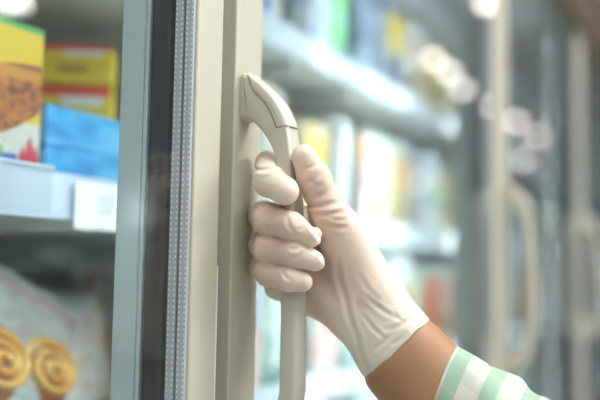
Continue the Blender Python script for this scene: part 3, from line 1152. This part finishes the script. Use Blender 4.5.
# sleeve: plaid shirt cloth round the forearm, open at the cuff
def sleeve():
    c0, c1 = J(441, 392, -12), J(640, 532, -60)
    axis = c1 - c0
    L = np.linalg.norm(axis); axis /= L
    # cuff ring lies in a tilted plane through (457,347) and (430,400)
    side = J(457, 347, -10) - J(430, 401, -10)
    side = side - axis * (side @ axis)
    side /= np.linalg.norm(side)
    up = np.cross(axis, side)
    nu, nv = 120, 110
    Vs, rs = [], np.random.RandomState(2)
    skew = (J(457, 347, -10) - c0) @ axis
    r0 = np.linalg.norm((J(457, 347, -10) - c0) - axis * skew)
    for layer in (0, 1):
        for j in range(nv + 1):
            t = j / nv
            for i in range(nu):
                a = 2 * pi * i / nu
                r = r0 + .010 * t ** .8
                # soft folds that deepen away from the cuff
                fold = (.0022 * sin(3 * a + 9 * t + 1) + .0016 * sin(5 * a - 14 * t) + .0012 * sin(2 * a + 30 * t)) * min(1, .15 + 2.2 * t)
                pl = .0012 * math.exp(-((t - .16) / .012) ** 2)
                bul = .001 * math.exp(-((t - .42) / .10) ** 2) + .0012 * math.exp(-((t - .30) / .03) ** 2) * max(0, cos(a))
                r = r + fold + bul - pl - layer * .0014
                # the open end follows the tilted cuff line
                s = t * L + (skew * cos(a)) * (1 - t)
                Vs.append(c0 + axis * s + side * (r * cos(a)) + up * (r * .92 * sin(a)))
    Vs = np.array(Vs)
    F = []
    N = (nv + 1) * nu
    for layer in (0, 1):
        for j in range(nv):
            for i in range(nu):
                k = (i + 1) % nu
                q = [layer * N + j * nu + i, layer * N + j * nu + k, layer * N + (j + 1) * nu + k, layer * N + (j + 1) * nu + i]
                F.append(q if layer else q[::-1])
    for i in range(nu):
        k = (i + 1) % nu
        F.append([i, k, N + k, N + i])
        b_ = nv * nu
        F.append([b_ + i, N + b_ + i, N + b_ + k, b_ + k])
    uv = np.array([[(i / nu), (j / nv)] for _ in (0, 1) for j in range(nv + 1) for i in range(nu)])
    return Vs, np.array(F), uv, L


Vs, Fs, uv, L = sleeve()
m = mat('plaid_cloth', (0.85, 0.84, 0.80), .85)
nt = m.node_tree
at1 = nt.nodes.new('ShaderNodeAttribute'); at1.attribute_name = 'weave'
sp = nt.nodes.new('ShaderNodeSeparateXYZ')
nt.links.new(at1.outputs['Vector'], sp.inputs[0])


def band_fac(src, freq, lo_, hi_, off=0.0):
    n1 = nt.nodes.new('ShaderNodeMath'); n1.operation = 'MULTIPLY_ADD'; n1.inputs[1].default_value = freq; n1.inputs[2].default_value = off
    nt.links.new(src, n1.inputs[0])
    n2 = nt.nodes.new('ShaderNodeMath'); n2.operation = 'FRACT'
    nt.links.new(n1.outputs[0], n2.inputs[0])
    n3 = nt.nodes.new('ShaderNodeMath'); n3.operation = 'GREATER_THAN'; n3.inputs[1].default_value = lo_
    n4 = nt.nodes.new('ShaderNodeMath'); n4.operation = 'LESS_THAN'; n4.inputs[1].default_value = hi_
    nt.links.new(n2.outputs[0], n3.inputs[0]); nt.links.new(n2.outputs[0], n4.inputs[0])
    n5 = nt.nodes.new('ShaderNodeMath'); n5.operation = 'MULTIPLY'
    nt.links.new(n3.outputs[0], n5.inputs[0]); nt.links.new(n4.outputs[0], n5.inputs[1])
    return n5.outputs[0]


cur = None
base_col = (0.70, 0.66, 0.61, 1)
for src, fr, l_, h_, off, colr, amt in ((1, 6.2, .0, .42, .92, (0.22, 0.48, 0.32, 1), .7), (1, 6.2, .64, .70, .92, (0.55, 0.72, 0.55, 1), .6),
                                       (0, 7.0, .0, .40, .2, (0.35, 0.56, 0.42, 1), .25), (0, 7.0, .66, .70, .2, (0.75, 0.6, 0.5, 1), .5)):
    fac = band_fac(sp.outputs[src], fr, l_, h_, off)
    k_ = nt.nodes.new('ShaderNodeMath'); k_.operation = 'MULTIPLY'; k_.inputs[1].default_value = amt
    nt.links.new(fac, k_.inputs[0])
    x_ = nt.nodes.new('ShaderNodeMix'); x_.data_type = 'RGBA'
    x_.inputs[7].default_value = colr
    if cur is None:
        x_.inputs[6].default_value = base_col
    else:
        nt.links.new(cur, x_.inputs[6])
    nt.links.new(k_.outputs[0], x_.inputs[0])
    cur = x_.outputs[2]
nt.links.new(cur, nt.nodes['Principled BSDF'].inputs['Base Color'])
wv = nt.nodes.new('ShaderNodeTexNoise'); wv.inputs['Scale'].default_value = 900
bb = nt.nodes.new('ShaderNodeBump'); bb.inputs['Strength'].default_value = .3; bb.inputs['Distance'].default_value = .0005
tcw = nt.nodes.new('ShaderNodeTexCoord')
nt.links.new(tcw.outputs['Object'], wv.inputs['Vector'])
nt.links.new(wv.outputs['Fac'], bb.inputs['Height']); nt.links.new(bb.outputs['Normal'], nt.nodes['Principled BSDF'].inputs['Normal'])
sl = mesh_np('shirt_sleeve', Vs - POFF, Fs, m, person)
w3 = np.zeros((len(uv), 3), dtype=np.float32)
w3[:, :2] = uv
aw = sl.data.attributes.new('weave', 'FLOAT_VECTOR', 'POINT')
aw.data.foreach_set('vector', w3.ravel())
